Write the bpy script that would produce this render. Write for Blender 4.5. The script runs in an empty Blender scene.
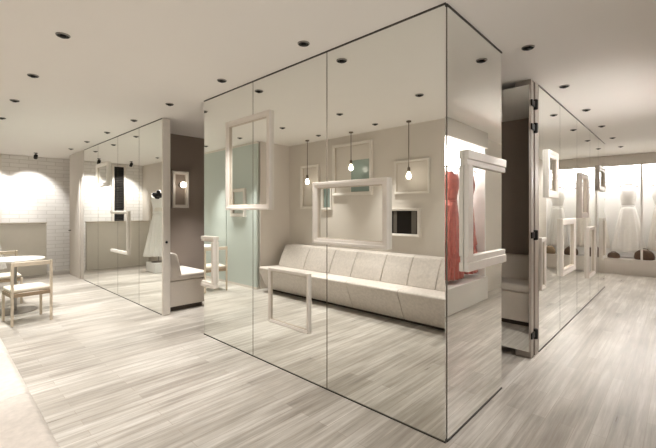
import bpy, bmesh, math, random
from mathutils import Vector, Matrix

random.seed(7)
S = bpy.context.scene
COL = S.collection
PI = math.pi

# ------------------------------------------------------------------ camera
cam_d = bpy.data.cameras.new('camera')
cam_d.sensor_width = 36.0
cam_d.lens = 374.0 / 656.0 * 36.0
cam_d.shift_y = -12.5 / 656.0
cam_d.clip_start = 0.02
cam = bpy.data.objects.new('camera', cam_d)
COL.objects.link(cam)
cam.location = (0, 0, 1.42)
cam.rotation_euler = (PI / 2, 0, math.radians(43.4 - 90.0))
S.camera = cam

# ------------------------------------------------------------------ world, exposure, light levels
W = bpy.data.worlds.new('world')
W.use_nodes = True
W.node_tree.nodes['Background'].inputs[0].default_value = (1.0, 0.93, 0.84, 1)
W.node_tree.nodes['Background'].inputs[1].default_value = 0.05
S.world = W
S.view_settings.view_transform = 'Standard'
S.view_settings.look = 'None'
S.view_settings.gamma = 1.0
S.view_settings.use_curve_mapping = False
S.view_settings.exposure = 0.14
S.cycles.max_bounces = 14
S.cycles.diffuse_bounces = 6
S.cycles.glossy_bounces = 8
S.cycles.blur_glossy = 1.5
S.cycles.sample_clamp_indirect = 8.0
S.cycles.use_denoising = True

P_SPOT = 190.0          # recessed downlights over the showroom
P_ROOM = 230.0           # recessed downlights inside the fitting rooms
P_WALL = 85.0          # the two spotlights aimed at the brick wall
P_STRIP = 15.0           # light strips in the wardrobes, one of them added (emission strength)
WARM = (1.0, 0.985, 0.962)
H = 2.70

# soft fill light added behind the camera to brighten ceiling and walls
fill = bpy.data.lights.new('fill_behind_camera', 'AREA')
fill.shape = 'RECTANGLE'
fill.size, fill.size_y = 2.2, 2.2
fill.energy = 20.0
fill.color = (1.0, 0.99, 0.98)
fill_o = bpy.data.objects.new('fill_behind_camera', fill)
COL.objects.link(fill_o)
fill_o.location = (0.7, -0.37, 1.35)
fill_o.rotation_euler = (PI / 2, 0, 0)


# ------------------------------------------------------------------ helpers
def lin(r, g, b):
    f = lambda c: (c / 255 / 12.92) if c / 255 <= 0.04045 else ((c / 255 + 0.055) / 1.055) ** 2.4
    return (f(r), f(g), f(b), 1.0)


def mat(name, col, rough=0.5, metal=0.0, noise=0.0, scale=20.0, bump=0.0, emit=None, estr=0.0, spec=0.5, sheen=0.0):
    m = bpy.data.materials.new(name)
    m.use_nodes = True
    nt = m.node_tree
    b = nt.nodes['Principled BSDF']
    b.inputs['Base Color'].default_value = col
    b.inputs['Roughness'].default_value = rough
    b.inputs['Metallic'].default_value = metal
    b.inputs['Specular IOR Level'].default_value = spec
    if sheen:
        b.inputs['Sheen Weight'].default_value = sheen
    if emit:
        b.inputs['Emission Color'].default_value = emit
        b.inputs['Emission Strength'].default_value = estr
    if noise or bump:
        tc = nt.nodes.new('ShaderNodeTexCoord')
        n = nt.nodes.new('ShaderNodeTexNoise')
        n.inputs['Scale'].default_value = scale
        n.inputs['Detail'].default_value = 5
        nt.links.new(tc.outputs['Object'], n.inputs['Vector'])
        if noise:
            r = nt.nodes.new('ShaderNodeMix')
            r.data_type = 'RGBA'
            r.inputs[6].default_value = tuple(c * (1 - noise) for c in col[:3]) + (1,)
            r.inputs[7].default_value = tuple(min(1, c * (1 + noise)) for c in col[:3]) + (1,)
            nt.links.new(n.outputs['Fac'], r.inputs[0])
            nt.links.new(r.outputs[2], b.inputs['Base Color'])
        if bump:
            bp = nt.nodes.new('ShaderNodeBump')
            bp.inputs['Strength'].default_value = bump
            bp.inputs['Distance'].default_value = 0.01
            nt.links.new(n.outputs['Fac'], bp.inputs['Height'])
            nt.links.new(bp.outputs['Normal'], b.inputs['Normal'])
    return m


def obj(name, bm, m, parent=None, smooth=False):
    me = bpy.data.meshes.new(name)
    bmesh.ops.recalc_face_normals(bm, faces=bm.faces)
    bm.to_mesh(me)
    bm.free()
    if smooth:
        for p in me.polygons:
            p.use_smooth = True
    me.materials.append(m)
    o = bpy.data.objects.new(name, me)
    COL.objects.link(o)
    if parent:
        o.parent = parent
    return o


def thing(name, label, cat, loc=(0, 0, 0), rz=0.0, group=None):
    o = bpy.data.objects.new(name, None)
    o.empty_display_size = 0.1
    COL.objects.link(o)
    o.location = loc
    o.rotation_euler = (0, 0, rz)
    tag(o, label, cat, group)
    return o


def tag(o, label, cat, group=None):
    o['label'] = label
    o['category'] = cat
    if group:
        o['group'] = group
    return o


def struct(name, bm, m, smooth=False):
    o = obj(name, bm, m, None, smooth)
    o['kind'] = 'structure'
    return o


def dup(root, loc, rz, label, group=None):
    r = root.copy()
    COL.objects.link(r)
    r.location = loc
    r.rotation_euler = (0, 0, rz)
    r['label'] = label
    if group:
        r['group'] = group
    for ch in list(root.children):
        c = ch.copy()
        COL.objects.link(c)
        c.parent = r
        for g in list(ch.children):
            d = g.copy()
            COL.objects.link(d)
            d.parent = c
    return r


def box(bm, x0, x1, y0, y1, z0, z1, bev=0.0, seg=1):
    t = bmesh.new()
    bmesh.ops.create_cube(t, size=1)
    bmesh.ops.scale(t, vec=(x1 - x0, y1 - y0, z1 - z0), verts=t.verts)
    bmesh.ops.translate(t, vec=((x0 + x1) / 2, (y0 + y1) / 2, (z0 + z1) / 2), verts=t.verts)
    if bev:
        bmesh.ops.bevel(t, geom=list(t.edges), offset=bev, segments=seg, affect='EDGES', profile=0.5)
    merge(bm, t)
    return bm


def merge(bm, t):
    me = bpy.data.meshes.new('tmp')
    t.to_mesh(me)
    t.free()
    bm.from_mesh(me)
    bpy.data.meshes.remove(me)


def B(*a, **k):
    return box(bmesh.new(), *a, **k)


def lathe(bm, prof, n=24, c=(0, 0), fn=None, cap=True):
    """prof: list of (r, z); fn(theta, i, r, z) -> (x, y, z) can reshape a ring."""
    rings = []
    for i, (r, z) in enumerate(prof):
        ring = []
        for k in range(n):
            t = 2 * PI * k / n
            if fn:
                p = fn(t, i, r, z)
            else:
                p = (r * math.cos(t), r * math.sin(t), z)
            ring.append(bm.verts.new((p[0] + c[0], p[1] + c[1], p[2])))
        rings.append(ring)
    for a, b in zip(rings, rings[1:]):
        for k in range(n):
            bm.faces.new((a[k], a[(k + 1) % n], b[(k + 1) % n], b[k]))
    if cap:
        bm.faces.new(list(reversed(rings[0])))
        bm.faces.new(rings[-1])
    return bm


def tube(bm, pts, r, n=10, closed=False):
    pts = [Vector(p) for p in pts]
    rings = []
    N = len(pts)
    for i, p in enumerate(pts):
        a = pts[i - 1] if (i > 0 or closed) else p
        b = pts[(i + 1) % N] if (i < N - 1 or closed) else p
        d = (b - a).normalized()
        up = Vector((0, 0, 1)) if abs(d.z) < 0.9 else Vector((1, 0, 0))
        u = d.cross(up).normalized()
        v = d.cross(u).normalized()
        rr = r[i] if isinstance(r, (list, tuple)) else r
        rings.append([bm.verts.new(p + u * rr * math.cos(2 * PI * k / n) + v * rr * math.sin(2 * PI * k / n)) for k in range(n)])
    seq = list(zip(rings, rings[1:]))
    if closed:
        seq.append((rings[-1], rings[0]))
    for a, b in seq:
        for k in range(n):
            bm.faces.new((a[k], a[(k + 1) % n], b[(k + 1) % n], b[k]))
    if not closed:
        bm.faces.new(list(reversed(rings[0])))
        bm.faces.new(rings[-1])
    return bm


def prism(bm, poly, y0, y1, bev=0.0, seg=2):
    """poly in (x, z), extruded along y."""
    t = bmesh.new()
    a = [t.verts.new((x, y0, z)) for x, z in poly]
    b = [t.verts.new((x, y1, z)) for x, z in poly]
    n = len(poly)
    t.faces.new(a)
    t.faces.new(list(reversed(b)))
    for k in range(n):
        t.faces.new((a[k], b[k], b[(k + 1) % n], a[(k + 1) % n]))
    bmesh.ops.recalc_face_normals(t, faces=t.faces)
    if bev:
        bmesh.ops.bevel(t, geom=list(t.edges), offset=bev, segments=seg, affect='EDGES', profile=0.5)
    merge(bm, t)
    return bm


# ------------------------------------------------------------------ materials
def mirror_material():
    m = bpy.data.materials.new('mirror_glass')
    m.use_nodes = True
    b = m.node_tree.nodes['Principled BSDF']
    b.inputs['Base Color'].default_value = (0.91, 0.92, 0.89, 1)
    b.inputs['Metallic'].default_value = 1.0
    b.inputs['Roughness'].default_value = 0.0
    return m


def floor_material():
    m = bpy.data.materials.new('whitewashed_planks')
    m.use_nodes = True
    nt = m.node_tree
    N, L = nt.nodes.new, nt.links.new
    b = nt.nodes['Principled BSDF']
    tc = N('ShaderNodeTexCoord')
    br = N('ShaderNodeTexBrick')
    br.inputs['Scale'].default_value = 1.0
    br.inputs['Brick Width'].default_value = 1.1
    br.inputs['Row Height'].default_value = 0.085
    br.inputs['Mortar Size'].default_value = 0.0016
    br.inputs['Mortar Smooth'].default_value = 0.3
    br.inputs['Color1'].default_value = (0.0, 0.0, 0.0, 1)
    br.inputs['Color2'].default_value = (1.0, 1.0, 1.0, 1)
    br.inputs['Mortar'].default_value = (0.35, 0.35, 0.35, 1)
    br.offset = 0.37
    L(tc.outputs['Object'], br.inputs['Vector'])
    mp = N('ShaderNodeMapping')
    mp.inputs['Scale'].default_value = (1.3, 26.0, 1.0)
    L(tc.outputs['Object'], mp.inputs['Vector'])
    n1 = N('ShaderNodeTexNoise')
    n1.inputs['Scale'].default_value = 1.0
    n1.inputs['Detail'].default_value = 6
    n1.inputs['Roughness'].default_value = 0.65
    L(mp.outputs[0], n1.inputs['Vector'])
    mp2 = N('ShaderNodeMapping')
    mp2.inputs['Scale'].default_value = (0.9, 2.6, 1.0)
    L(tc.outputs['Object'], mp2.inputs['Vector'])
    n2 = N('ShaderNodeTexNoise')
    n2.inputs['Scale'].default_value = 1.6
    n2.inputs['Detail'].default_value = 4
    L(mp2.outputs[0], n2.inputs['Vector'])
    a1 = N('ShaderNodeMath'); a1.operation = 'MULTIPLY'; a1.inputs[1].default_value = 0.16
    L(br.outputs['Color'], a1.inputs[0])
    a2 = N('ShaderNodeMath'); a2.operation = 'MULTIPLY_ADD'; a2.inputs[1].default_value = 0.85
    L(n1.outputs['Fac'], a2.inputs[0]); L(a1.outputs[0], a2.inputs[2])
    a3 = N('ShaderNodeMath'); a3.operation = 'MULTIPLY_ADD'; a3.inputs[1].default_value = 0.45
    L(n2.outputs['Fac'], a3.inputs[0]); L(a2.outputs[0], a3.inputs[2])
    cr = N('ShaderNodeValToRGB')
    e = cr.color_ramp.elements
    e[0].position = 0.45; e[0].color = lin(130, 122, 113)
    e[1].position = 1.0; e[1].color = lin(212, 207, 199)
    mid = cr.color_ramp.elements.new(0.72); mid.color = lin(172, 165, 155)
    L(a3.outputs[0], cr.inputs['Fac'])
    mx = N('ShaderNodeMix'); mx.data_type = 'RGBA'
    mx.inputs[7].default_value = lin(158, 147, 134)
    L(br.outputs['Fac'], mx.inputs[0]); L(cr.outputs['Color'], mx.inputs[6])
    L(mx.outputs[2], b.inputs['Base Color'])
    rr = N('ShaderNodeMapRange')
    rr.inputs['From Min'].default_value = 0.3; rr.inputs['From Max'].default_value = 0.7
    rr.inputs['To Min'].default_value = 0.27; rr.inputs['To Max'].default_value = 0.42
    L(n1.outputs['Fac'], rr.inputs['Value']); L(rr.outputs[0], b.inputs['Roughness'])
    bp = N('ShaderNodeBump'); bp.inputs['Strength'].default_value = 0.10; bp.inputs['Distance'].default_value = 0.004
    L(n1.outputs['Fac'], bp.inputs['Height']); L(bp.outputs['Normal'], b.inputs['Normal'])
    return m


def brick_material():
    m = bpy.data.materials.new('white_painted_brick')
    m.use_nodes = True
    nt = m.node_tree
    N, L = nt.nodes.new, nt.links.new
    b = nt.nodes['Principled BSDF']
    tc = N('ShaderNodeTexCoord')
    mp = N('ShaderNodeMapping')
    mp.inputs['Rotation'].default_value = (PI / 2, 0, 0)
    L(tc.outputs['Object'], mp.inputs['Vector'])
    br = N('ShaderNodeTexBrick')
    br.inputs['Scale'].default_value = 1.0
    br.inputs['Brick Width'].default_value = 0.34
    br.inputs['Row Height'].default_value = 0.09
    br.inputs['Mortar Size'].default_value = 0.008
    br.inputs['Color1'].default_value = lin(232, 229, 224)
    br.inputs['Color2'].default_value = lin(225, 221, 216)
    br.inputs['Mortar'].default_value = lin(212, 208, 201)
    L(mp.outputs[0], br.inputs['Vector'])
    L(br.outputs['Color'], b.inputs['Base Color'])
    b.inputs['Roughness'].default_value = 0.7
    bp = N('ShaderNodeBump'); bp.invert = True
    bp.inputs['Strength'].default_value = 0.3; bp.inputs['Distance'].default_value = 0.006
    L(br.outputs['Fac'], bp.inputs['Height']); L(bp.outputs['Normal'], b.inputs['Normal'])
    return m


M = dict(
    mirror=mirror_material(),
    floor=floor_material(),
    brick=brick_material(),
    ceiling=mat('ceiling_paint', lin(234, 230, 224), 0.9, noise=0.01, scale=3),
    wall=mat('warm_wall_paint', lin(213, 205, 195), 0.85, noise=0.02, scale=4),
    wall_grey=mat('pale_grey_wall_paint', lin(205, 198, 190), 0.8, noise=0.02, scale=4),
    brown=mat('taupe_wall_paint', lin(150, 137, 126), 0.85, noise=0.02, scale=4),
    core=mat('taupe_core_paint', lin(150, 137, 126), 0.8, noise=0.02, scale=6),
    joint=mat('dark_joint_metal', lin(70, 66, 60), 0.5, metal=0.3),
    frame=mat('whitewashed_frame_wood', lin(222, 215, 206), 0.45, noise=0.05, scale=14, bump=0.05),
    frame_grey=mat('grey_frame_wood', lin(170, 160, 149), 0.5, noise=0.06, scale=14),
    pane=mat('green_glass_pane', lin(138, 151, 144), 0.2, noise=0.1, scale=6),
    frame_dark=mat('weathered_frame_wood', lin(196, 184, 168), 0.5, noise=0.06, scale=14, bump=0.05),
    leather=mat('pale_leather', lin(204, 195, 186), 0.42, noise=0.22, scale=30, bump=0.35),
    plinth=mat('dark_plinth', lin(82, 72, 62), 0.7, noise=0.05),  # dark brown base colour of the plinths
    bench=mat('bench_upholstery', lin(222, 213, 202), 0.6, noise=0.04, scale=40, bump=0.2),
    glass=mat('frosted_teal_glass', lin(196, 204, 197), 0.34, noise=0.02, scale=2, spec=0.6),
    partition=mat('partition_panel', lin(224, 219, 209), 0.6, noise=0.03, scale=8),
    black=mat('black_metal', lin(30, 28, 26), 0.45, metal=0.5),
    black_matt=mat('black_matt', lin(18, 17, 16), 0.7),
    steel=mat('brushed_steel', lin(150, 146, 140), 0.35, metal=1.0, noise=0.03),
    bronze=mat('brown_door_metal', lin(158, 148, 138), 0.35, metal=0.0, noise=0.03),
    chair=mat('pale_chair_wood', lin(206, 192, 172), 0.5, noise=0.06, scale=20),
    cushion=mat('beige_seat_fabric', lin(214, 204, 188), 0.8, noise=0.04, scale=60, bump=0.2),
    seat_rim=mat('tan_seat_rim', lin(150, 130, 106), 0.6, noise=0.05),
    tabletop=mat('white_table_top', lin(240, 236, 229), 0.3, noise=0.02),
    gown=mat('ivory_gown_satin', lin(240, 238, 234), 0.55, noise=0.03, scale=12, bump=0.1, sheen=0.2),
    gown2=mat('cream_gown_tulle', lin(232, 227, 219), 0.7, noise=0.04, scale=30, bump=0.2, sheen=0.2),
    red=mat('coral_red_gown', lin(176, 94, 82), 0.6, noise=0.42, scale=14, bump=0.4, sheen=0.3),
    red_trim=mat('deep_red_trim', lin(160, 84, 75), 0.6, noise=0.2, scale=24, bump=0.4),
    brown_bag=mat('brown_bag_leather', lin(92, 70, 54), 0.6, noise=0.25, scale=30, bump=0.4),
    tan_bag=mat('tan_bag_leather', lin(158, 134, 104), 0.6, noise=0.2, scale=30, bump=0.3),
    wardrobe=mat('white_wardrobe_lacquer', lin(236, 234, 231), 0.4, noise=0.01),
    header=mat('wardrobe_header_paint', lin(200, 194, 186), 0.7, noise=0.02),
    plinth_light=mat('wardrobe_plinth_paint', lin(218, 213, 207), 0.6, noise=0.02),
    strip=mat('light_strip', (1, 1, 1, 1), 0.5, emit=(1.0, 0.99, 0.975, 1), estr=P_STRIP),
    bulb=mat('lit_bulb', (1, 1, 1, 1), 0.3, emit=(1.0, 0.9, 0.76, 1), estr=9.0),
    cord=mat('brown_cord', lin(96, 82, 66), 0.6),
    screen=mat('dark_screen', lin(36, 33, 30), 0.15),
    screen_band=mat('grey_screen_band', lin(104, 98, 90), 0.2),
    flower=mat('black_flower_silk', lin(24, 22, 22), 0.7),
    skin=mat('white_mannequin', lin(232, 226, 216), 0.4),
    blind=mat('dark_louvre', lin(44, 40, 37), 0.6),
)

# ------------------------------------------------------------------ structure
struct('floor', B(-0.7, 11.6, -1.0, 11.2, -0.10, 0.0), M['floor'])
struct('ceiling', B(-0.7, 11.6, -1.0, 11.2, H, H + 0.1), M['ceiling'])
struct('wall_left', B(-0.62, -0.5, -0.4, 5.7, 0, H), M['wall'])
struct('wall_alcove', B(-0.5, 0.20, 5.6, 5.7, 0, H), M['wall'])
struct('wall_beside_glass', B(0.17, 0.27, 8.7, 11.0, 0, H), M['wall'])
struct('wall_behind_glass', B(0.10, 0.22, 5.7, 8.7, 0, H), M['wall'])
struct('wall_far', B(0.1, 3.1, 11.0, 11.1, 0, H), M['brick'])
struct('wall_far_return', B(2.16, 3.0, 9.012, 10.2, 0, H), M['wall_grey'])
struct('wall_far_corner', B(2.95, 3.05, 10.2, 11.0, 0, H), M['wall_grey'])
bm = B(-0.62, 4.3, -0.5, -0.4, 0, H)
struct('wall_behind_camera', bm, M['wall'])
bm = B(6.245, 10.7, -0.5, -0.4, 0, H)
struct('wall_corridor', bm, M['wall'])
struct('wall_corridor_end', B(8.7, 11.4, 3.0, 3.1, 0, H), M['wall'])
# fitting rooms behind the mirrors
struct('wall_fitting_back', B(2.25, 4.3, 6.1, 6.2, 0, H), M['brown'])
struct('wall_fitting_right', B(4.25, 4.35, 1.2, 6.1, 0, H), M['brown'])
struct('wall_block_side', B(2.175, 2.25, 1.065, 4.02, 0.0, H), M['core'])
struct('wall_block_front', B(2.25, 3.14, 1.065, 1.14, 0.0, H), M['core'])
struct('wall_left_block', B(2.175, 2.25, 5.17, 9.012, 0.0, H), M['core'])
struct('wall_right_block', B(4.21, 8.70, 1.065, 1.20, 0.0, H), M['core'])
struct('wall_right_block_end', B(8.60, 8.70, 1.20, 3.0, 0.0, H), M['wall_grey'])
# the pale jamb at the end of the far mirrored wall
bm = B(2.155, 2.255, 5.125, 5.17, 0.0, H - 0.01, bev=0.003)
j = struct('trim_1', bm, M['frame'])
bm = bmesh.new()
lathe(bm, [(0.016, 0), (0.016, 0.012), (0.009, 0.02)], 16)
bmesh.ops.rotate(bm, verts=bm.verts, cent=(0, 0, 0), matrix=Matrix.Rotation(PI / 2, 3, 'X'))
bmesh.ops.translate(bm, verts=bm.verts, vec=(2.20, 5.125, 1.0))
obj('door_lock', bm, M['black'], j)
# bronze jamb beside the hinged mirror door
bm = bmesh.new()
box(bm, 3.968, 4.055, 1.055, 1.20, 0.0, H - 0.001, bev=0.006, seg=2)
box(bm, 4.085, 4.205, 1.050, 1.20, 0.0, H - 0.001, bev=0.006, seg=2)
box(bm, 4.05, 4.09, 1.075, 1.19, 0.0, H - 0.002)
struct('trim_2', bm, M['bronze'])
# dark joint trims where the mirrors meet floor and ceiling
n = 3
for (a, b) in ((1.05, 4.02), (5.17, 9.0)):
    for z0, z1 in ((0.0, 0.009), (H - 0.011, H)):
        struct('trim_%d' % n, B(2.156, 2.1745, a, b, z0, z1), M['joint']); n += 1
for (a, b) in ((2.176, 3.14), (4.21, 8.70)):
    for z0, z1 in ((0.0, 0.009), (H - 0.011, H)):
        struct('trim_%d' % n, B(a, b, 1.046, 1.0645, z0, z1), M['joint']); n += 1
# plain door at the far end of the grey return wall
bm = B(2.135, 2.159, 9.25, 10.05, 0.0, 2.1, bev=0.004)
d1 = struct('door_1', bm, M['wall_grey'])
bm = bmesh.new()
tube(bm, [(2.14, 9.95, 1.0), (2.09, 9.95, 1.0), (2.09, 9.85, 1.0)], 0.009)
obj('door_handle', bm, M['black'], d1)

# dark louvred window in the far brick wall
bm = bmesh.new()
X0, X1, Z0, Z1 = 0.76, 1.00, 1.0, 2.62
box(bm, X0 - 0.05, X0, 10.95, 11.0, Z0 - 0.05, Z1 + 0.05)
box(bm, X1, X1 + 0.05, 10.95, 11.0, Z0 - 0.05, Z1 + 0.05)
box(bm, X0, X1, 10.95, 11.0, Z1, Z1 + 0.05)
box(bm, X0, X1, 10.95, 11.0, Z0 - 0.05, Z0)
w1 = struct('window_1', bm, M['frame'])
bm = bmesh.new()
box(bm, X0, X1, 10.988, 10.998, Z0, Z1)
z = Z0 + 0.03
while z < Z1 - 0.02:
    t = bmesh.new()
    box(t, X0, X1, -0.018, 0.018, -0.003, 0.003)
    bmesh.ops.rotate(t, verts=t.verts, cent=(0, 0, 0), matrix=Matrix.Rotation(0.6, 3, 'X'))
    bmesh.ops.translate(t, verts=t.verts, vec=(0, 10.968, z))
    merge(bm, t)
    z += 0.045
obj('louvre_blind', bm, M['blind'], w1)


# ------------------------------------------------------------------ mirror panels
G = 0.005
def mirror_y(y0, y1, label):        # panel on an X = 2.16 wall
    o = obj('mirror_panel', B(2.16, 2.174, y0 + G, y1 - G, 0.009, H - 0.011), M['mirror'])
    return tag(o, label, 'mirror', 'wall mirror panels')


def mirror_x(x0, x1, label):        # panel on a Y = 1.05 wall
    o = obj('mirror_panel', B(x0 + G, x1 - G, 1.05, 1.064, 0.009, H - 0.011), M['mirror'])
    return tag(o, label, 'mirror', 'wall mirror panels')


mirror_y(1.05, 2.054, 'full-height mirror panel of the central block, the one nearest its outer corner, reflecting the sofa')
mirror_y(2.054, 3.055, 'middle of the three tall mirror panels on the long side of the central block')
mirror_y(3.055, 4.02, 'tall mirror panel of the central block beside the doorway, reflecting frosted green glass')
mirror_x(2.178, 3.14, 'narrow full-height mirror on the short side of the central block, reflecting a red gown')
for (a, b), lb in zip(((5.17, 6.0), (6.0, 6.95), (6.95, 8.05), (8.05, 9.01)),
                      ('tall mirror panel of the far left wall beside the pale door jamb, reflecting white tulle',
                       'second tall mirror panel from the pale door jamb on the far left wall',
                       'third tall mirror panel from the pale door jamb, with a small frame high up',
                       'farthest mirror panel of the left wall, next to the plain grey door')):
    mirror_y(a, b, lb)
for (a, b), lb in zip(((4.21, 5.12), (5.12, 6.11), (6.11, 7.12), (7.12, 7.92), (7.92, 8.70)),
                      ('tall mirror panel of the right corridor wall beside the hinged mirror door',
                       'second tall mirror panel from the hinged door on the right corridor wall',
                       'third tall mirror panel from the hinged door on the right corridor wall',
                       'fourth tall mirror panel from the hinged door on the right corridor wall',
                       'last mirror panel of the right corridor wall, closest to the white gown wardrobe')):
    mirror_x(a, b, lb)

# hinged mirror door standing open in the doorway of the right block
dr = thing('mirror_door', 'mirrored door standing open against the taupe fitting room wall, brown metal edge', 'door', (0, 0, 0))
bm = bmesh.new()
ZA, ZB = 0.07, 2.64
box(bm, 3.934, 3.962, 1.06, 1.10, ZA, ZB, bev=0.003)
box(bm, 3.934, 3.962, 1.93, 1.97, ZA, ZB, bev=0.003)
box(bm, 3.934, 3.962, 1.10, 1.93, ZA, ZA + 0.03)
box(bm, 3.934, 3.962, 1.10, 1.93, ZB - 0.03, ZB)
box(bm, 3.942, 3.960, 1.09, 1.94, ZA + 0.02, ZB - 0.02)
obj('door_leaf', bm, M['bronze'], dr)
obj('mirror_glass', B(3.926, 3.9335, 1.064, 1.966, ZA + 0.003, ZB - 0.003), M['mirror'], dr)
for hz in (2.47, 2.24, 1.19, 0.22):
    bm = bmesh.new()
    lathe(bm, [(0.016, hz - 0.05), (0.024, hz - 0.044), (0.024, hz + 0.044), (0.016, hz + 0.05)], 16, c=(4.07, 1.045))
    box(bm, 3.95, 4.07, 1.040, 1.053, hz - 0.03, hz + 0.03, bev=0.003)
    obj('hinge', bm, M['black'], dr)

# ------------------------------------------------------------------ frosted glass wall past the sofa
fg = thing('frosted_glass_screen', 'tall frosted pale green glass wall beyond the end of the long sofa', 'glass screen', (0, 0, 0))
for a, b in ((5.62, 6.63), (6.65, 7.66), (7.68, 8.69)):
    obj('glass_pane', B(0.225, 0.27, a, b, 0.04, H - 0.04, bev=0.003), M['glass'], fg)
obj('bottom_channel', B(0.222, 0.274, 5.61, 8.70, 0.0, 0.04), M['frame'], fg)
obj('top_channel', B(0.222, 0.274, 5.61, 8.70, H - 0.04, H - 0.001), M['frame'], fg)

# ------------------------------------------------------------------ downlights
def make_downlight(label, loc, power, group, size=72, tilt=None):
    t = thing('downlight', label, 'downlight', loc, 0, group)
    bm = bmesh.new()
    lathe(bm, [(0.040, 0.0), (0.046, 0.0), (0.046, -0.005), (0.040, -0.010), (0.040, 0.0)], 28, cap=False)
    obj('trim_ring', bm, M['steel'], t, True)
    bm = bmesh.new()
    lathe(bm, [(0.0395, -0.001), (0.0395, -0.009), (0.034, -0.005), (0.026, -0.002)], 28)
    obj('baffle', bm, M['black_matt'], t)
    bm = bmesh.new()
    lathe(bm, [(0.022, -0.002), (0.022, -0.015), (0.018, -0.020), (0.010, -0.022)], 20)
    obj('lamp', bm, M['black'], t, True)
    return t


def spot(t, power, size=56, blend=1.0, rot=(0, 0, 0), off=(0, 0, -0.06)):
    l = bpy.data.lights.new('beam', 'SPOT')
    l.energy = power
    l.color = WARM
    l.spot_size = math.radians(size)
    l.spot_blend = blend
    l.shadow_soft_size = 0.03
    o = bpy.data.objects.new('beam', l)
    COL.objects.link(o)
    o.parent = t
    o.location = off
    o.rotation_euler = rot
    return o


order = ['closest to the entrance end', 'second', 'third', 'fourth', 'fifth', 'sixth', 'seventh', 'eighth']
proto = None
def put_light(x, y, label, group, power, size=82):
    global proto
    if proto is None:
        proto = make_downlight(label, (x, y, H), power, group)
        t = proto
    else:
        t = dup(proto_clean, (x, y, H), 0, label, group)
    return t


lights = []
ys = [0.93, 2.09, 3.26, 4.43, 5.58, 6.75, 7.90, 9.05]
nth = ['first', 'second', 'third', 'fourth', 'fifth', 'sixth', 'seventh', 'eighth']
for i, y in enumerate(ys):
    lights.append((0.65, y, 'dark recessed downlight, %s of the ceiling row down the middle of the sofa aisle' % nth[i], 'downlights along the sofa aisle', P_SPOT))
for i, y in enumerate(ys[1:]):
    lights.append((1.94, y, 'dark recessed downlight, %s of the ceiling row hugging the mirrored walls' % nth[i], 'downlights beside the mirrored walls', P_SPOT))
for i, y in enumerate(ys[1:4]):
    lights.append((-0.13, y, 'dark recessed downlight, %s of the ceiling row above the sofa backs' % nth[i], 'downlights above the sofa', P_SPOT * 0.8))
for i, x in enumerate((3.19, 4.43, 5.65, 6.88, 8.1, 9.3)):
    lights.append((x, 0.87, 'dark recessed downlight, %s of the row along the mirrored corridor' % nth[i], 'downlights in the mirrored corridor', P_SPOT * 1.05))
lights.append((3.0, 5.45, 'recessed downlight above the bench in the fitting room doorway', 'downlights in the fitting rooms', P_ROOM))
lights.append((3.3, 2.6, 'recessed downlight in the fitting room behind the central mirror block', 'downlights in the fitting rooms', P_ROOM))
for i, (x, y, lb, gr, pw) in enumerate(lights):
    if i == 0:
        t = make_downlight(lb, (x, y, H), pw, gr)
        proto = t
    else:
        t = dup(proto, (x, y, H), 0.3 * i, lb, gr)
    lights[i] = (t, pw)
for t, pw in lights:
    yy = t.location.y
    spot(t, pw * (0.52 if yy < 3 else 1.0 if yy < 5 else 1.45))

# two surface spotlights that wash the brick wall
def wall_spot(x, y, label):
    t = thing('spotlight', label, 'spotlight', (x, y, H), 0, 'spotlights washing the brick wall')
    bm = bmesh.new()
    lathe(bm, [(0.035, 0), (0.035, -0.012), (0.012, -0.016)], 20)
    obj('base_plate', bm, M['black'], t)
    bm = bmesh.new()
    tube(bm, [(0, 0, -0.012), (0, 0, -0.06)], 0.008)
    obj('stem', bm, M['black'], t)
    bm = bmesh.new()
    lathe(bm, [(0.026, -0.045), (0.036, -0.03), (0.036, 0.055), (0.030, 0.058), (0.028, 0.03)], 22)
    bmesh.ops.rotate(bm, verts=bm.verts, cent=(0, 0, 0), matrix=Matrix.Rotation(-PI / 2 - 0.75, 3, 'X'))
    bmesh.ops.translate(bm, verts=bm.verts, vec=(0, 0, -0.075))
    obj('lamp_head', bm, M['black'], t, True)
    spot(t, P_WALL, 80, 0.6, (0.62, 0, 0), (0, 0.05, -0.13))


wall_spot(0.82, 10.25, 'small black ceiling spotlight washing the brick wall above the grey partition')
wall_spot(1.55, 10.25, 'small black ceiling spotlight washing the brick wall close to the grey door')


# ------------------------------------------------------------------ frames
def frame_mesh(w, h, d, prof):
    """frame in the local XZ plane, front towards -Y, back face at y = 0; stepped moulding."""
    bm = bmesh.new()
    loops = []
    # section from the outer back edge to the inner back edge: (inset, y)
    sec = [(0, 0), (0, -d * 0.92), (prof * 0.08, -d), (prof * 0.45, -d), (prof * 0.55, -d * 0.86), (prof * 0.92, -d * 0.80), (prof, -d * 0.74), (prof, 0)]
    for ins, y in sec:
        a, b = w / 2 - ins, h / 2 - ins
        loops.append([bm.verts.new(p) for p in ((-a, y, -b), (a, y, -b), (a, y, b), (-a, y, b))])
    m = len(loops)
    for i in range(m):
        A, Bq = loops[i], loops[(i + 1) % m]
        for k in range(4):
            bm.faces.new((A[k], A[(k + 1) % 4], Bq[(k + 1) % 4], Bq[k]))
    return bm


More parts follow.
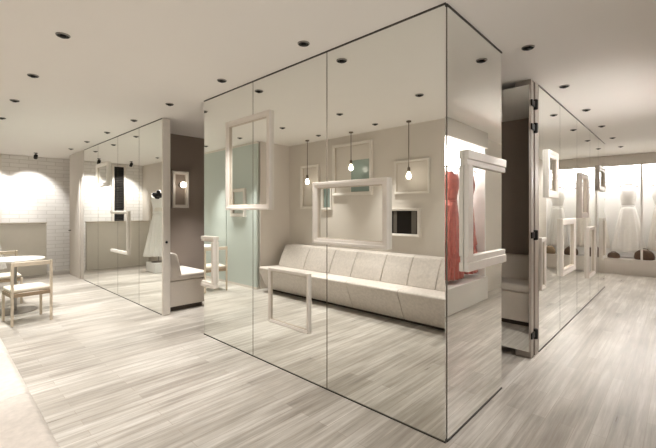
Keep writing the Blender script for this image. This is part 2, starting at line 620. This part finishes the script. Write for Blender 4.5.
def hang_frame(kind, c0, c1, z0, z1, base, d, prof, label, group, m='frame', name='wall_frame', backing=None, bm_mat=None):
    """kind: 'x-' on the wall facing -X at x=base, 'x+' facing +X, 'y-' on a wall facing -Y, 'y+'."""
    w, h = abs(c1 - c0), z1 - z0
    mid = (c0 + c1) / 2
    rz = {'y-': 0.0, 'x+': PI / 2, 'y+': PI, 'x-': -PI / 2}[kind]
    loc = (base, mid, (z0 + z1) / 2) if kind[0] == 'x' else (mid, base, (z0 + z1) / 2)
    t = thing(name, label, 'frame', loc, rz, group)
    obj('moulding', frame_mesh(w, h, d, prof), M[m], t)
    # slim lip inside the moulding
    bm = bmesh.new()
    a, b, k = w / 2 - prof + 0.002, h / 2 - prof + 0.002, 0.008
    for x0, x1, q0, q1 in ((-a, -a + k, -b, b), (a - k, a, -b, b), (-a + k, a - k, b - k, b), (-a + k, a - k, -b, -b + k)):
        box(bm, x0, x1, -d * 0.45, -0.001, q0, q1)
    obj('inner_lip', bm, M['frame_dark'], t)
    if backing:
        obj('backing', B(-a, a, -0.008, -0.002, -b, b), M[backing], t)
    return t


XF = 2.159


def open_frame(kind, c0, c1, z0, z1, base, d, prof, open_at, label, group, m='frame'):
    """A frame with three bars only: its fourth side is left open at coordinate open_at (c0 or c1)."""
    cm = (c0 + c1) / 2
    loc = (base, cm, (z0 + z1) / 2) if kind[0] == 'x' else (cm, base, (z0 + z1) / 2)
    t = thing('wall_frame', label, 'frame', loc, 0, group)
    h = (z1 - z0) / 2
    w = abs(c1 - c0) / 2
    o = 1 if open_at > cm else -1
    def bar(bm, a0, a1, q0, q1, dd):
        if kind[0] == 'x':
            box(bm, -dd, 0, a0, a1, q0, q1, bev=0.004, seg=2)
        else:
            box(bm, a0, a1, -dd, 0, q0, q1, bev=0.004, seg=2)
    def rail(up):
        bm = bmesh.new()
        bar(bm, -w, w, *((h - prof * 0.6, h) if up else (-h, -h + prof * 0.6)), d)
        bar(bm, -w, w, *((h - prof, h - prof * 0.6) if up else (-h + prof * 0.6, -h + prof)), d * 0.75)
        return bm
    obj('rail', rail(True), M[m], t)
    obj('rail', rail(False), M[m], t)
    bm = bmesh.new()
    e = -o * w
    bar(bm, min(e, e + o * prof * 0.6), max(e, e + o * prof * 0.6), -h + prof * 1.002, h - prof * 1.002, d)
    e2 = e + o * prof * 0.6
    bar(bm, min(e2, e2 + o * prof * 0.4), max(e2, e2 + o * prof * 0.4), -h + prof * 1.002, h - prof * 1.002, d * 0.75)
    obj('stile', bm, M[m], t)
    return t


gA = 'empty frames hung on the central mirrors'
hang_frame('x-', 2.76, 3.51, 1.435, 2.36, XF, 0.030, 0.050, 'tall empty pale wooden frame hung across a seam high on the central mirrors', gA)
hang_frame('x-', 1.46, 2.19, 1.16, 1.655, XF, 0.030, 0.045, 'wide empty pale frame hung in the centre of the central mirrors above the reflected sofa', gA)
hang_frame('x-', 2.25, 2.79, 0.40, 0.90, XF, 0.018, 0.026, 'thin empty square frame hung low on the middle mirror panel, near the floor', gA)
open_frame('x-', 3.75, 4.03, 0.565, 1.14, XF, 0.035, 0.06, 4.03, 'short pale frame with one open side at the doorway edge of the central mirrors', gA)
open_frame('y-', 2.42, 3.15, 1.02, 1.83, 1.049, 0.032, 0.10, 3.15, 'chunky pale frame with one open side on the narrow end mirror, around the reflected red gown', gA)
gL = 'empty frames hung on the far left mirrors'
hang_frame('x-', 7.42, 8.10, 1.88, 2.31, XF, 0.03, 0.06, 'small pale frame hung high on the far left mirrors', gL)
open_frame('x-', 6.42, 7.25, 0.72, 1.43, XF, 0.03, 0.05, 7.25, 'pale square frame with one open side at waist height on the far left mirrors', gL)
YF = 1.049
gR = 'empty frames hung on the right corridor mirrors'
for x0, x1, z0, z1, d, p, fm, lb in (
        (4.48, 4.91, 1.57, 2.08, 0.030, 0.075, 'frame', 'thick white frame hung high on the corridor mirrors beside the hinged door'),
        (4.225, 4.40, 0.62, 1.15, 0.025, 0.04, 'frame', 'narrow low frame right beside the hinges of the mirror door'),
        (5.12, 5.87, 0.65, 1.33, 0.030, 0.07, 'frame', 'white frame hung low on the second corridor mirror panel'),
        (6.25, 6.80, 1.33, 1.97, 0.035, 0.07, 'frame_grey', 'grey frame hung at head height halfway along the corridor mirrors'),
        (6.85, 7.45, 0.40, 1.18, 0.030, 0.05, 'frame', 'low frame near the floor, halfway along the corridor mirrors'),
        (7.80, 8.50, 1.78, 2.21, 0.035, 0.08, 'frame_grey', 'small grey frame hung highest towards the far end of the corridor mirrors'),
        (8.20, 8.58, 0.56, 1.30, 0.030, 0.05, 'frame', 'lowest frame at the far end of the corridor mirrors')):
    hang_frame('y-', x0, x1, z0, z1, YF, d, p, lb, gR, m=fm)
gS = 'frames on the wall above the sofa'
hang_frame('x+', 4.76, 5.24, 1.47, 2.28, -0.5, 0.05, 0.05, 'tall pale frame on the sofa wall, the one nearest the alcove corner', gS)
f2 = hang_frame('x+', 3.57, 4.42, 1.69, 2.57, -0.5, 0.05, 0.05, 'large pale frame on the sofa wall, hung highest of the three', gS)
obj('glass_pane', B(-0.375, 0.02, -0.012, -0.002, -0.39, 0.14), M['pane'], f2)
hang_frame('x+', 4.42 + 0.03, 4.70, 1.45, 1.98, -0.5, 0.04, 0.035, 'small frame with a green glass pane on the sofa wall, beside the tallest frame', None, backing='pane')
hang_frame('x+', 2.58, 3.16, 1.68, 2.18, -0.5, 0.03, 0.035, 'slim pale frame on the sofa wall above the small dark screen', gS)
hang_frame('x+', 9.35, 10.40, 0.76, 1.95, 0.271, 0.05, 0.06, 'tall pale frame on the wall behind the white mannequin gown', None)
hang_frame('x+', 5.94, 6.42, 1.32, 1.86, 0.271, 0.05, 0.06, 'small pale frame hung on the frosted green glass wall', None)
hang_frame('y-', 2.70, 2.98, 1.48, 2.09, 6.099, 0.05, 0.05, 'pale frame around a lit bulb on the taupe fitting room wall above the bench', None)

# small wall screen
sc = thing('wall_screen', 'small dark screen in a pale surround on the wall above the sofa', 'screen', (-0.5, 2.98, 1.26), PI / 2)
obj('surround', frame_mesh(0.52, 0.42, 0.05, 0.04), M['frame'], sc)
obj('display', B(-0.225, 0.225, -0.022, -0.002, -0.175, 0.175), M['screen'], sc)
obj('side_band', B(-0.20, -0.12, -0.027, -0.022, -0.165, 0.165), M['screen_band'], sc)
obj('side_band', B(0.13, 0.19, -0.027, -0.022, -0.165, 0.165), M['screen_band'], sc)


# ------------------------------------------------------------------ pendants
def pendant(x, y, zb, label):
    t = thing('pendant_lamp', label, 'pendant lamp', (x, y, H), 0, 'bare bulb pendants over the sofa')
    q = zb - H
    bm = bmesh.new()
    lathe(bm, [(0.035, -0.001), (0.035, -0.018), (0.008, -0.026)], 20)
    obj('ceiling_rose', bm, M['cord'], t)
    bm = bmesh.new()
    tube(bm, [(0, 0, -0.02), (0, 0, q + 0.10)], 0.006)
    obj('cord', bm, M['cord'], t)
    bm = bmesh.new()
    lathe(bm, [(0.010, q + 0.11), (0.020, q + 0.095), (0.020, q + 0.045), (0.016, q + 0.04)], 16)
    obj('socket', bm, M['cord'], t, True)
    bm = bmesh.new()
    lathe(bm, [(0.014, q + 0.042), (0.018, q + 0.03), (0.034, q - 0.005), (0.038, q - 0.025), (0.030, q - 0.05), (0.012, q - 0.062)], 18)
    obj('bulb', bm, M['bulb'], t, True)


pendant(-0.30, 4.88, 1.97, 'bare bulb pendant hanging before the tall frame nearest the alcove corner')
pendant(-0.30, 3.86, 2.14, 'bare bulb pendant with the shortest cord, hanging before the large frame')
pendant(-0.30, 2.80, 1.94, 'bare bulb pendant hanging before the slim frame above the dark screen')

# ------------------------------------------------------------------ long sofa
sofa = thing('banquette_sofa', 'long pale leather banquette sofa running along the left wall', 'sofa', (0, 0, 0))
SY0, SY1 = 0.95, 5.42
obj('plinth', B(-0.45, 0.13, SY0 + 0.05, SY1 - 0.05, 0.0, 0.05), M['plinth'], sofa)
seams_seat = [SY0, 1.72, 2.56, 3.40, 4.24, SY1]
front = [(-0.44, 0.05), (0.21, 0.05), (0.365, 0.40), (0.37, 0.43), (0.34, 0.45), (-0.02, 0.43), (-0.44, 0.43)]
for a, b in zip(seams_seat, seams_seat[1:]):
    obj('seat_module', prism(bmesh.new(), front, a + 0.002, b - 0.002, 0.012, 3), M['leather'], sofa, True)
back = [(-0.46, 0.43), (-0.02, 0.425), (-0.09, 0.60), (-0.20, 0.80), (-0.27, 0.815), (-0.40, 0.81), (-0.46, 0.78)]
sb = [SY0, 1.60, 2.26, 2.67, 3.10, 3.65, 4.10, 4.70, SY1 - 0.05]
for a, b in zip(sb, sb[1:]):
    obj('back_cushion', prism(bmesh.new(), back, a + 0.003, b - 0.003, 0.02, 3), M['leather'], sofa, True)

# ------------------------------------------------------------------ fitting room benches
def bench(y0, y1, label, m='bench'):
    t = thing('fitting_bench', label, 'bench', (0, 0, 0), 0, None)
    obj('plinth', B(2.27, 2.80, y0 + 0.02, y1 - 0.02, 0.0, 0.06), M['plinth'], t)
    obj('base', B(2.27, 2.86, y0, y1, 0.06, 0.42, bev=0.012, seg=2), M['bench'], t)
    bm = B(2.42, 2.89, y0 - 0.005, y1 + 0.005, 0.425, 0.52, bev=0.03, seg=3)
    obj('seat_cushion', bm, M['bench'], t, True)
    bm = prism(bmesh.new(), [(2.265, 0.425), (2.50, 0.43), (2.415, 0.80), (2.37, 0.83), (2.265, 0.83)], y0, y1, 0.02, 3)
    obj('backrest', bm, M['bench'], t, True)


bench(5.25, 6.06, 'white upholstered bench end showing in the doorway beside the far left mirrors')
bench(1.35, 3.90, 'pale upholstered bench inside the fitting room, seen in the open mirror door')

# ------------------------------------------------------------------ partition
pt = thing('low_partition', 'chest-high grey beige partition standing before the white brick wall', 'partition', (0, 0, 0))
obj('panel', B(0.30, 1.77, 10.42, 10.50, 0.0, 1.15, bev=0.004), M['partition'], pt)
obj('top_cap', B(0.29, 1.78, 10.41, 10.51, 1.15, 1.175, bev=0.004), M['frame_dark'], pt)

# ------------------------------------------------------------------ table and chairs
tb = thing('cafe_table', 'small round white pedestal table between the two pale chairs', 'table', (0.80, 6.92, 0))
bm = bmesh.new()
lathe(bm, [(0.33, 0.722), (0.352, 0.728), (0.355, 0.742), (0.350, 0.75), (0.3, 0.752)], 48)
obj('table_top', bm, M['tabletop'], tb, True)
bm = bmesh.new()
lathe(bm, [(0.032, 0.012), (0.032, 0.70), (0.09, 0.71), (0.09, 0.7215)], 20)
obj('pedestal', bm, M['steel'], tb)
bm = bmesh.new()
lathe(bm, [(0.27, 0.0), (0.27, 0.008), (0.255, 0.012), (0.05, 0.018)], 40)
obj('base_disc', bm, M['steel'], tb)


def make_chair(label, loc, rz):
    t = thing('cafe_chair', label, 'chair', loc, rz, 'pale wooden chairs at the small table')
    w, d = 0.20, 0.21           # half sizes; the back is at -Y
    for sx in (-1, 1):
        obj('leg', B(sx * w - 0.014, sx * w + 0.014, -d - 0.014, -d + 0.014, 0, 0.79, bev=0.004), M['chair'], t)
        obj('leg', B(sx * w - 0.014, sx * w + 0.014, d - 0.014, d + 0.014, 0, 0.40, bev=0.004), M['chair'], t)
    obj('back_rail', B(-w + 0.0145, w - 0.0145, -d - 0.012, -d + 0.012, 0.735, 0.788, bev=0.005), M['chair'], t)
    bm = bmesh.new()
    box(bm, -w + 0.0145, w - 0.0145, -d - 0.012, -d + 0.012, 0.355, 0.40)
    box(bm, -w + 0.0145, w - 0.0145, d - 0.012, d + 0.012, 0.355, 0.40)
    box(bm, -w - 0.012, -w + 0.012, -d + 0.0145, d - 0.0145, 0.355, 0.40)
    box(bm, w - 0.012, w + 0.012, -d + 0.0145, d - 0.0145, 0.355, 0.40)
    obj('seat_frame', bm, M['seat_rim'], t)
    bm = B(-w - 0.005, w + 0.005, -d + 0.016, d + 0.014, 0.401, 0.452, bev=0.02, seg=3)
    obj('seat', bm, M['cushion'], t, True)
    return t


c0 = make_chair('pale wooden chair on the near side of the round table, its back to the viewer', (0.85, 6.20, 0), 0.10)
dup(c0, (0.74, 7.62, 0), PI + 0.02, 'pale wooden chair on the far side of the round table, facing the viewer')


# ------------------------------------------------------------------ gowns
def gown_parts(t, m, m2, top, length, flare, sx=1.0, seed=0, straps=True, ruffles=False):
    """A hanging gown with its top at local z = top, facing local -Y."""
    rnd = random.Random(seed)
    ph = rnd.uniform(0, 6)
    zt, zb = top, top - length
    wz = top - 0.42                      # waist height
    def bod(th, i, r, z):
        if i == 0:
            z = z + 0.045 * abs(math.cos(th)) ** 2
        return (r * math.cos(th), r * 0.55 * math.sin(th) - 0.012 * max(0, -math.sin(th)) * (1 if i in (2, 3) else 0), z)
    bm = bmesh.new()
    prof = [(0.155, zt - 0.02), (0.165, zt - 0.08), (0.168, zt - 0.14), (0.155, zt - 0.22), (0.130, zt - 0.32), (0.118, wz)]
    prof = [(r * (0.72 + 0.28 * sx), z) for r, z in prof]
    lathe(bm, prof, 40, fn=bod)
    obj('bodice', bm, m2, t, True)
    K = 14
    prof = []
    for k in range(K + 1):
        u = k / K
        r = 0.116 + (flare - 0.116) * (u ** 0.75)
        prof.append((r, wz - u * (wz - zb)))
    nf = rnd.choice([11, 13, 15])
    def sk(th, i, r, z):
        u = i / K
        a = 1 + (0.035 + 0.085 * u) * (u ** 0.5) * math.cos(nf * th + ph + 0.7 * math.sin(2 * th)) + 0.05 * u * math.cos(3 * th + ph)
        rr = r * a
        return (rr * math.cos(th) * sx, rr * 0.62 * math.sin(th), z)
    bm = bmesh.new()
    lathe(bm, prof, 120, fn=sk)
    s = obj('skirt', bm, m, t, True)
    bm = bmesh.new()
    lathe(bm, [(0.121, wz - 0.025), (0.126, wz - 0.02), (0.126, wz + 0.02), (0.121, wz + 0.025)], 40, fn=lambda th, i, r, z: (r * 1.01 * math.cos(th), r * 0.58 * math.sin(th), z))
    obj('sash', bm, m2, t, True)
    if straps:
        for s_ in (-1, 1):
            bm = bmesh.new()
            tube(bm, [(s_ * 0.10, -0.06, zt - 0.03), (s_ * 0.105, -0.03, zt + 0.06), (s_ * 0.10, 0.0, zt + 0.085), (s_ * 0.105, 0.03, zt + 0.06), (s_ * 0.10, 0.06, zt - 0.03)], 0.017, 10)
            obj('strap', bm, m2, t, True)
    if ruffles:
        for q in (4, 5):
            zc = zt - 0.06 - q * (length - 0.2) / 6
            u = max(0.0, (wz - zc) / (wz - zb))
            r0 = 0.15 if zc > wz else 0.12 + (flare - 0.12) * (u ** 0.75)
            bm = bmesh.new()
            pp = rnd.uniform(0, 6)
            def rf(th, i, r, z, pp=pp):
                a = 1 + 0.10 * (i / 4) * math.cos(17 * th + pp) + 0.06 * (i / 4) * math.cos(7 * th + 2 * pp)
                return (r * a * math.cos(th) * sx, r * a * 0.62 * math.sin(th), z + 0.03 * math.sin(2 * th + pp) + (0.02 * math.cos(9 * th + pp) if i > 2 else 0))
            lathe(bm, [(r0 * 1.0, zc + 0.02), (r0 * 1.04, zc), (r0 * 1.06, zc - 0.05), (r0 * 1.07, zc - 0.11), (r0 * 1.08, zc - 0.16)], 110, fn=rf, cap=False)
            obj('ruffle', bm, m2 if q % 2 else m, t, True)


def hanger(x, y, zr, rz, label, group):
    """Hanger on a rail at height zr; shoulders about 0.13 below."""
    bm = bmesh.new()
    pts = []
    for k in range(9):
        a = -0.4 + (PI + 0.5) * k / 8
        pts.append((0, 0.020 * math.cos(a), 0.006 + 0.020 * math.sin(a)))
    t = thing('clothes_hanger', label, 'hanger', (x, y, zr), rz, group)
    pts += [(0, -0.012, -0.03), (0, 0, -0.07)]
    tube(bm, pts, 0.0028, 8)
    obj('hook', bm, M['steel'], t, True)
    bm = bmesh.new()
    sh = [(-0.19, 0, -0.145), (-0.12, 0, -0.105), (-0.04, 0, -0.074), (0, 0, -0.068), (0.04, 0, -0.074), (0.12, 0, -0.105), (0.19, 0, -0.145)]
    tube(bm, sh, [0.007, 0.010, 0.010, 0.011, 0.010, 0.010, 0.007], 10)
    obj('arms', bm, M['brown_bag'], t, True)
    return t


# ------------------------------------------------------------------ wardrobe of white gowns (faces -X at x = 10.7)
wd = thing('gown_wardrobe', 'long open white wardrobe of bridal gowns at the end of the corridor', 'wardrobe', (0, 0, 0))
Y0, Y1, XF0, XB = -0.55, 2.95, 10.70, 11.35
obj('plinth', B(XF0, XB, Y0, Y1, 0.0, 0.35, bev=0.004), M['plinth_light'], wd)
obj('back_panel', B(XB - 0.03, XB, Y0, Y1, 0.35, H - 0.001), M['wardrobe'], wd)
for a in (Y0, Y1 - 0.03):
    obj('side_panel', B(XF0, XB - 0.03, a, a + 0.03, 0.35, 2.45), M['wardrobe'], wd)
for a in (0.64, 1.80):
    obj('divider', B(XF0 + 0.01, XF0 + 0.05, a - 0.02, a + 0.02, 0.35, 2.45), M['wardrobe'], wd)
obj('header', B(XF0, XF0 + 0.04, Y0, Y1, 2.45, H - 0.001), M['header'], wd)
obj('top_board', B(XF0 + 0.04, XB - 0.03, Y0, Y1, 2.47, 2.49), M['wardrobe'], wd)
bm = bmesh.new()
tube(bm, [(11.06, Y0 + 0.03, 2.12), (11.06, Y1 - 0.03, 2.12)], 0.012)
obj('hanging_rail', bm, M['steel'], wd)
obj('light_strip', B(XB - 0.10, XB - 0.035, Y0 + 0.05, Y1 - 0.05, 2.25, 2.42), M['strip'], wd)
obj('light_strip', B(XF0 + 0.06, XF0 + 0.10, Y0 + 0.05, Y1 - 0.05, 2.44, 2.465), M['strip'], wd)  # extra strip added behind the header to light the gown fronts

gw = 'bridal gowns on the rail of the white wardrobe'
hw = 'hangers on the rail of the white wardrobe'
specs = [(-0.22, 1.42, 0.23, 'gown', 'ivory gown with a narrow skirt hung at the corridor wall end of the white wardrobe'),
         (0.32, 1.40, 0.23, 'gown2', 'cream bridal gown hung just short of the first divider in the white wardrobe'),
         (0.90, 1.46, 0.30, 'gown', 'full-skirted white bridal gown hung just past the first divider of the white wardrobe'),
         (1.48, 1.40, 0.22, 'gown2', 'cream bridal gown hung nearest the mirror wall end in the white wardrobe'),
         (2.08, 1.42, 0.20, 'gown', 'ivory bridal gown hung past the second divider, behind the mirror wall end'),
         (2.60, 1.40, 0.20, 'gown2', 'cream bridal gown hung last on the rail, beyond the mirror wall end')]
hl = ['wooden hanger carrying the ivory gown at the corridor wall end', 'wooden hanger carrying the cream gown short of the first divider',
      'wooden hanger carrying the full-skirted gown past the first divider', 'wooden hanger carrying the cream gown at the mirror wall end',
      'wooden hanger carrying the ivory gown past the second divider', 'wooden hanger carrying the last cream gown on the rail']
for (y, ln, fl, mm, lb), h_ in zip(specs, hl):
    rz = -PI / 2
    hanger(11.06, y, 2.12, rz, h_, hw)
    t = thing('bridal_gown', lb, 'gown', (11.06, y, 0), rz, gw)
    gown_parts(t, M[mm], M['gown'], 1.955, ln, fl, 1.0, seed=int(y * 100) + 50)


def bag(x, y, z, w, h, d, m, label, group):
    t = thing('handbag', label, 'handbag', (x, y, z), -PI / 2, group)
    bm = bmesh.new()
    lathe(bm, [(0.40, 0), (0.48, 0.06 * h), (0.5, 0.3 * h), (0.46, 0.65 * h), (0.33, 0.9 * h), (0.18, h)], 32,
          fn=lambda th, i, r, zz: (r * w * math.copysign(abs(math.cos(th)) ** 0.8, math.cos(th)), r * d * math.sin(th) * (1 + 0.06 * math.cos(5 * th)), zz))
    obj('body', bm, M[m], t, True)
    bm = bmesh.new()
    tube(bm, [(0.12 * w * math.cos(a) * 1.6, 0, h * 0.95 + 0.18 * h * math.sin(a)) for a in [PI * k / 10 for k in range(11)]], 0.007, 8)
    obj('handle', bm, M[m], t, True)


gb = 'bags on the floor of the white wardrobe'
bag(10.81, 0.60, 0.35, 0.36, 0.22, 0.18, 'brown_bag', 'large dark brown bag at the foot of the first wardrobe divider', gb)
bag(10.81, 1.14, 0.35, 0.24, 0.13, 0.16, 'brown_bag', 'small low brown bag between the gowns beside the mirror wall end', gb)
bag(10.81, 0.12, 0.35, 0.30, 0.20, 0.18, 'brown_bag', 'dark brown bag under the cream gown, nearer the corridor wall', gb)
bag(10.81, -0.34, 0.35, 0.26, 0.19, 0.16, 'tan_bag', 'light tan bag in the corner of the white wardrobe', gb)

# ------------------------------------------------------------------ wardrobe with the red gowns (faces +Y at y = -0.2)
rw = thing('gown_wardrobe', 'open lit wardrobe niche of red gowns reflected in the narrow end mirror', 'wardrobe', (0, 0, 0))
RX0, RX1, RY, RB = 4.30, 6.24, -0.20, -0.72
obj('plinth', B(RX0, RX1, RB, RY, 0.0, 0.36, bev=0.004), M['plinth_light'], rw)
obj('back_panel', B(RX0, RX1, RB, RB + 0.03, 0.36, H - 0.001), M['wardrobe'], rw)
for a in (RX0, RX1 - 0.03):
    obj('side_panel', B(a, a + 0.03, RB + 0.03, RY - 0.04, 0.36, 2.45), M['wardrobe'], rw)
for a in (RX0, RX1 - 0.03):
    obj('side_panel', B(a, a + 0.03, RB + 0.03, RY - 0.04, 2.45, H - 0.001), M['header'], rw)
obj('header', B(RX0, RX1, RY - 0.04, RY, 2.45, H - 0.001), M['header'], rw)
obj('top_board', B(RX0 + 0.03, RX1 - 0.03, RB + 0.03, RY - 0.04, 2.47, 2.49), M['wardrobe'], rw)
bm = bmesh.new()
tube(bm, [(RX0 + 0.03, -0.40, 2.08), (RX1 - 0.03, -0.40, 2.08)], 0.012)
obj('hanging_rail', bm, M['steel'], rw)
obj('light_strip', B(RX0 + 0.05, RX1 - 0.05, RB + 0.035, RB + 0.10, 2.14, 2.42), M['strip'], rw)
gr = 'red gowns in the lit niche'
hr = 'hangers in the red gown niche'
for x, ln, fl, lb, h_, sd in ((5.32, 1.50, 0.22, 'coral red ruffled gown hung in the lit niche, nearer the sofa', 'wooden hanger carrying the red gown nearer the sofa', 3),
                              (5.90, 1.48, 0.21, 'coral red ruffled gown hung in the lit niche, nearer the corridor', 'wooden hanger carrying the red gown nearer the corridor', 9)):
    hanger(x, -0.40, 2.08, PI, h_, hr)
    t = thing('evening_gown', lb, 'gown', (x, -0.40, 0), PI, gr)
    gown_parts(t, M['red'], M['red'], 1.985, ln + 0.06, fl, 1.12, seed=sd, ruffles=True, straps=False)

# ------------------------------------------------------------------ gown on a mannequin, reflected in the far left mirror
dp = thing('display_plinth', 'low white display plinth under the headless mannequin', 'plinth', (0.62, 9.05, 0))
obj('block', B(-0.19, 0.19, -0.25, 0.25, 0, 0.20, bev=0.004), M['wardrobe'], dp)
obj('top', B(-0.195, 0.195, -0.255, 0.255, 0.2005, 0.2195, bev=0.004), M['wardrobe'], dp)
mq = thing('mannequin', 'headless white mannequin on a stand carrying a gown, beside the far wall', 'mannequin', (0.62, 9.05, 0.22), 0.4)
bm = bmesh.new()
lathe(bm, [(0.16, 0.0), (0.16, 0.015), (0.03, 0.025)], 28)
obj('stand_base', bm, M['steel'], mq)
bm = bmesh.new()
tube(bm, [(0, 0, 0.02), (0, 0, 1.0)], 0.014)
obj('pole', bm, M['steel'], mq)
bm = bmesh.new()
lathe(bm, [(0.10, 0.95), (0.105, 1.1), (0.12, 1.3), (0.14, 1.42), (0.15, 1.52), (0.10, 1.58), (0.05, 1.62), (0.042, 1.70), (0.02, 1.715)], 32,
      fn=lambda th, i, r, z: (r * math.cos(th), r * 0.6 * math.sin(th), z))
obj('torso', bm, M['skin'], mq, True)
t = thing('bridal_gown', 'white gown with a black flower corsage on the headless mannequin', 'gown', (0.62, 9.05, 0.22), 0.4)
gown_parts(t, M['gown'], M['gown'], 1.60, 1.45, 0.36, 0.82, seed=21, straps=False)
bm = bmesh.new()
rnd = random.Random(5)
for k in range(13):
    a, e = rnd.uniform(0, 2 * PI), rnd.uniform(0.3, 1.0)
    tt = bmesh.new()
    bmesh.ops.create_icosphere(tt, subdivisions=2, radius=1)
    bmesh.ops.scale(tt, vec=(0.06, 0.022, 0.045), verts=tt.verts)
    bmesh.ops.rotate(tt, verts=tt.verts, cent=(0, 0, 0), matrix=Matrix.Rotation(a, 3, 'Y') @ Matrix.Rotation(0.5 * e, 3, 'Z'))
    bmesh.ops.translate(tt, verts=tt.verts, vec=(0.02 + 0.10 * e * math.cos(a), -0.11 - 0.01 * k / 13, 1.60 + 0.06 * e * math.sin(a)))
    merge(bm, tt)
obj('corsage', bm, M['flower'], t, True)

# small bulb lamp on the framed mirror inside the fitting room
wl = thing('wall_lamp', 'small lit bulb lamp on the taupe fitting room wall, within the little frame', 'wall lamp', (2.84, 6.09, 1.86))
bm = bmesh.new()
lathe(bm, [(0.035, 0.0), (0.035, 0.01), (0.012, 0.016), (0.012, 0.05), (0.02, 0.052), (0.02, 0.075)], 18)
bmesh.ops.rotate(bm, verts=bm.verts, cent=(0, 0, 0), matrix=Matrix.Rotation(PI / 2, 3, 'X'))
obj('lamp_holder', bm, M['steel'], wl, True)
bm = bmesh.new()
lathe(bm, [(0.016, 0.074), (0.030, 0.09), (0.048, 0.12), (0.045, 0.145), (0.028, 0.165), (0.008, 0.172)], 20)
bmesh.ops.rotate(bm, verts=bm.verts, cent=(0, 0, 0), matrix=Matrix.Rotation(PI / 2, 3, 'X'))
obj('bulb', bm, M['bulb'], wl, True)
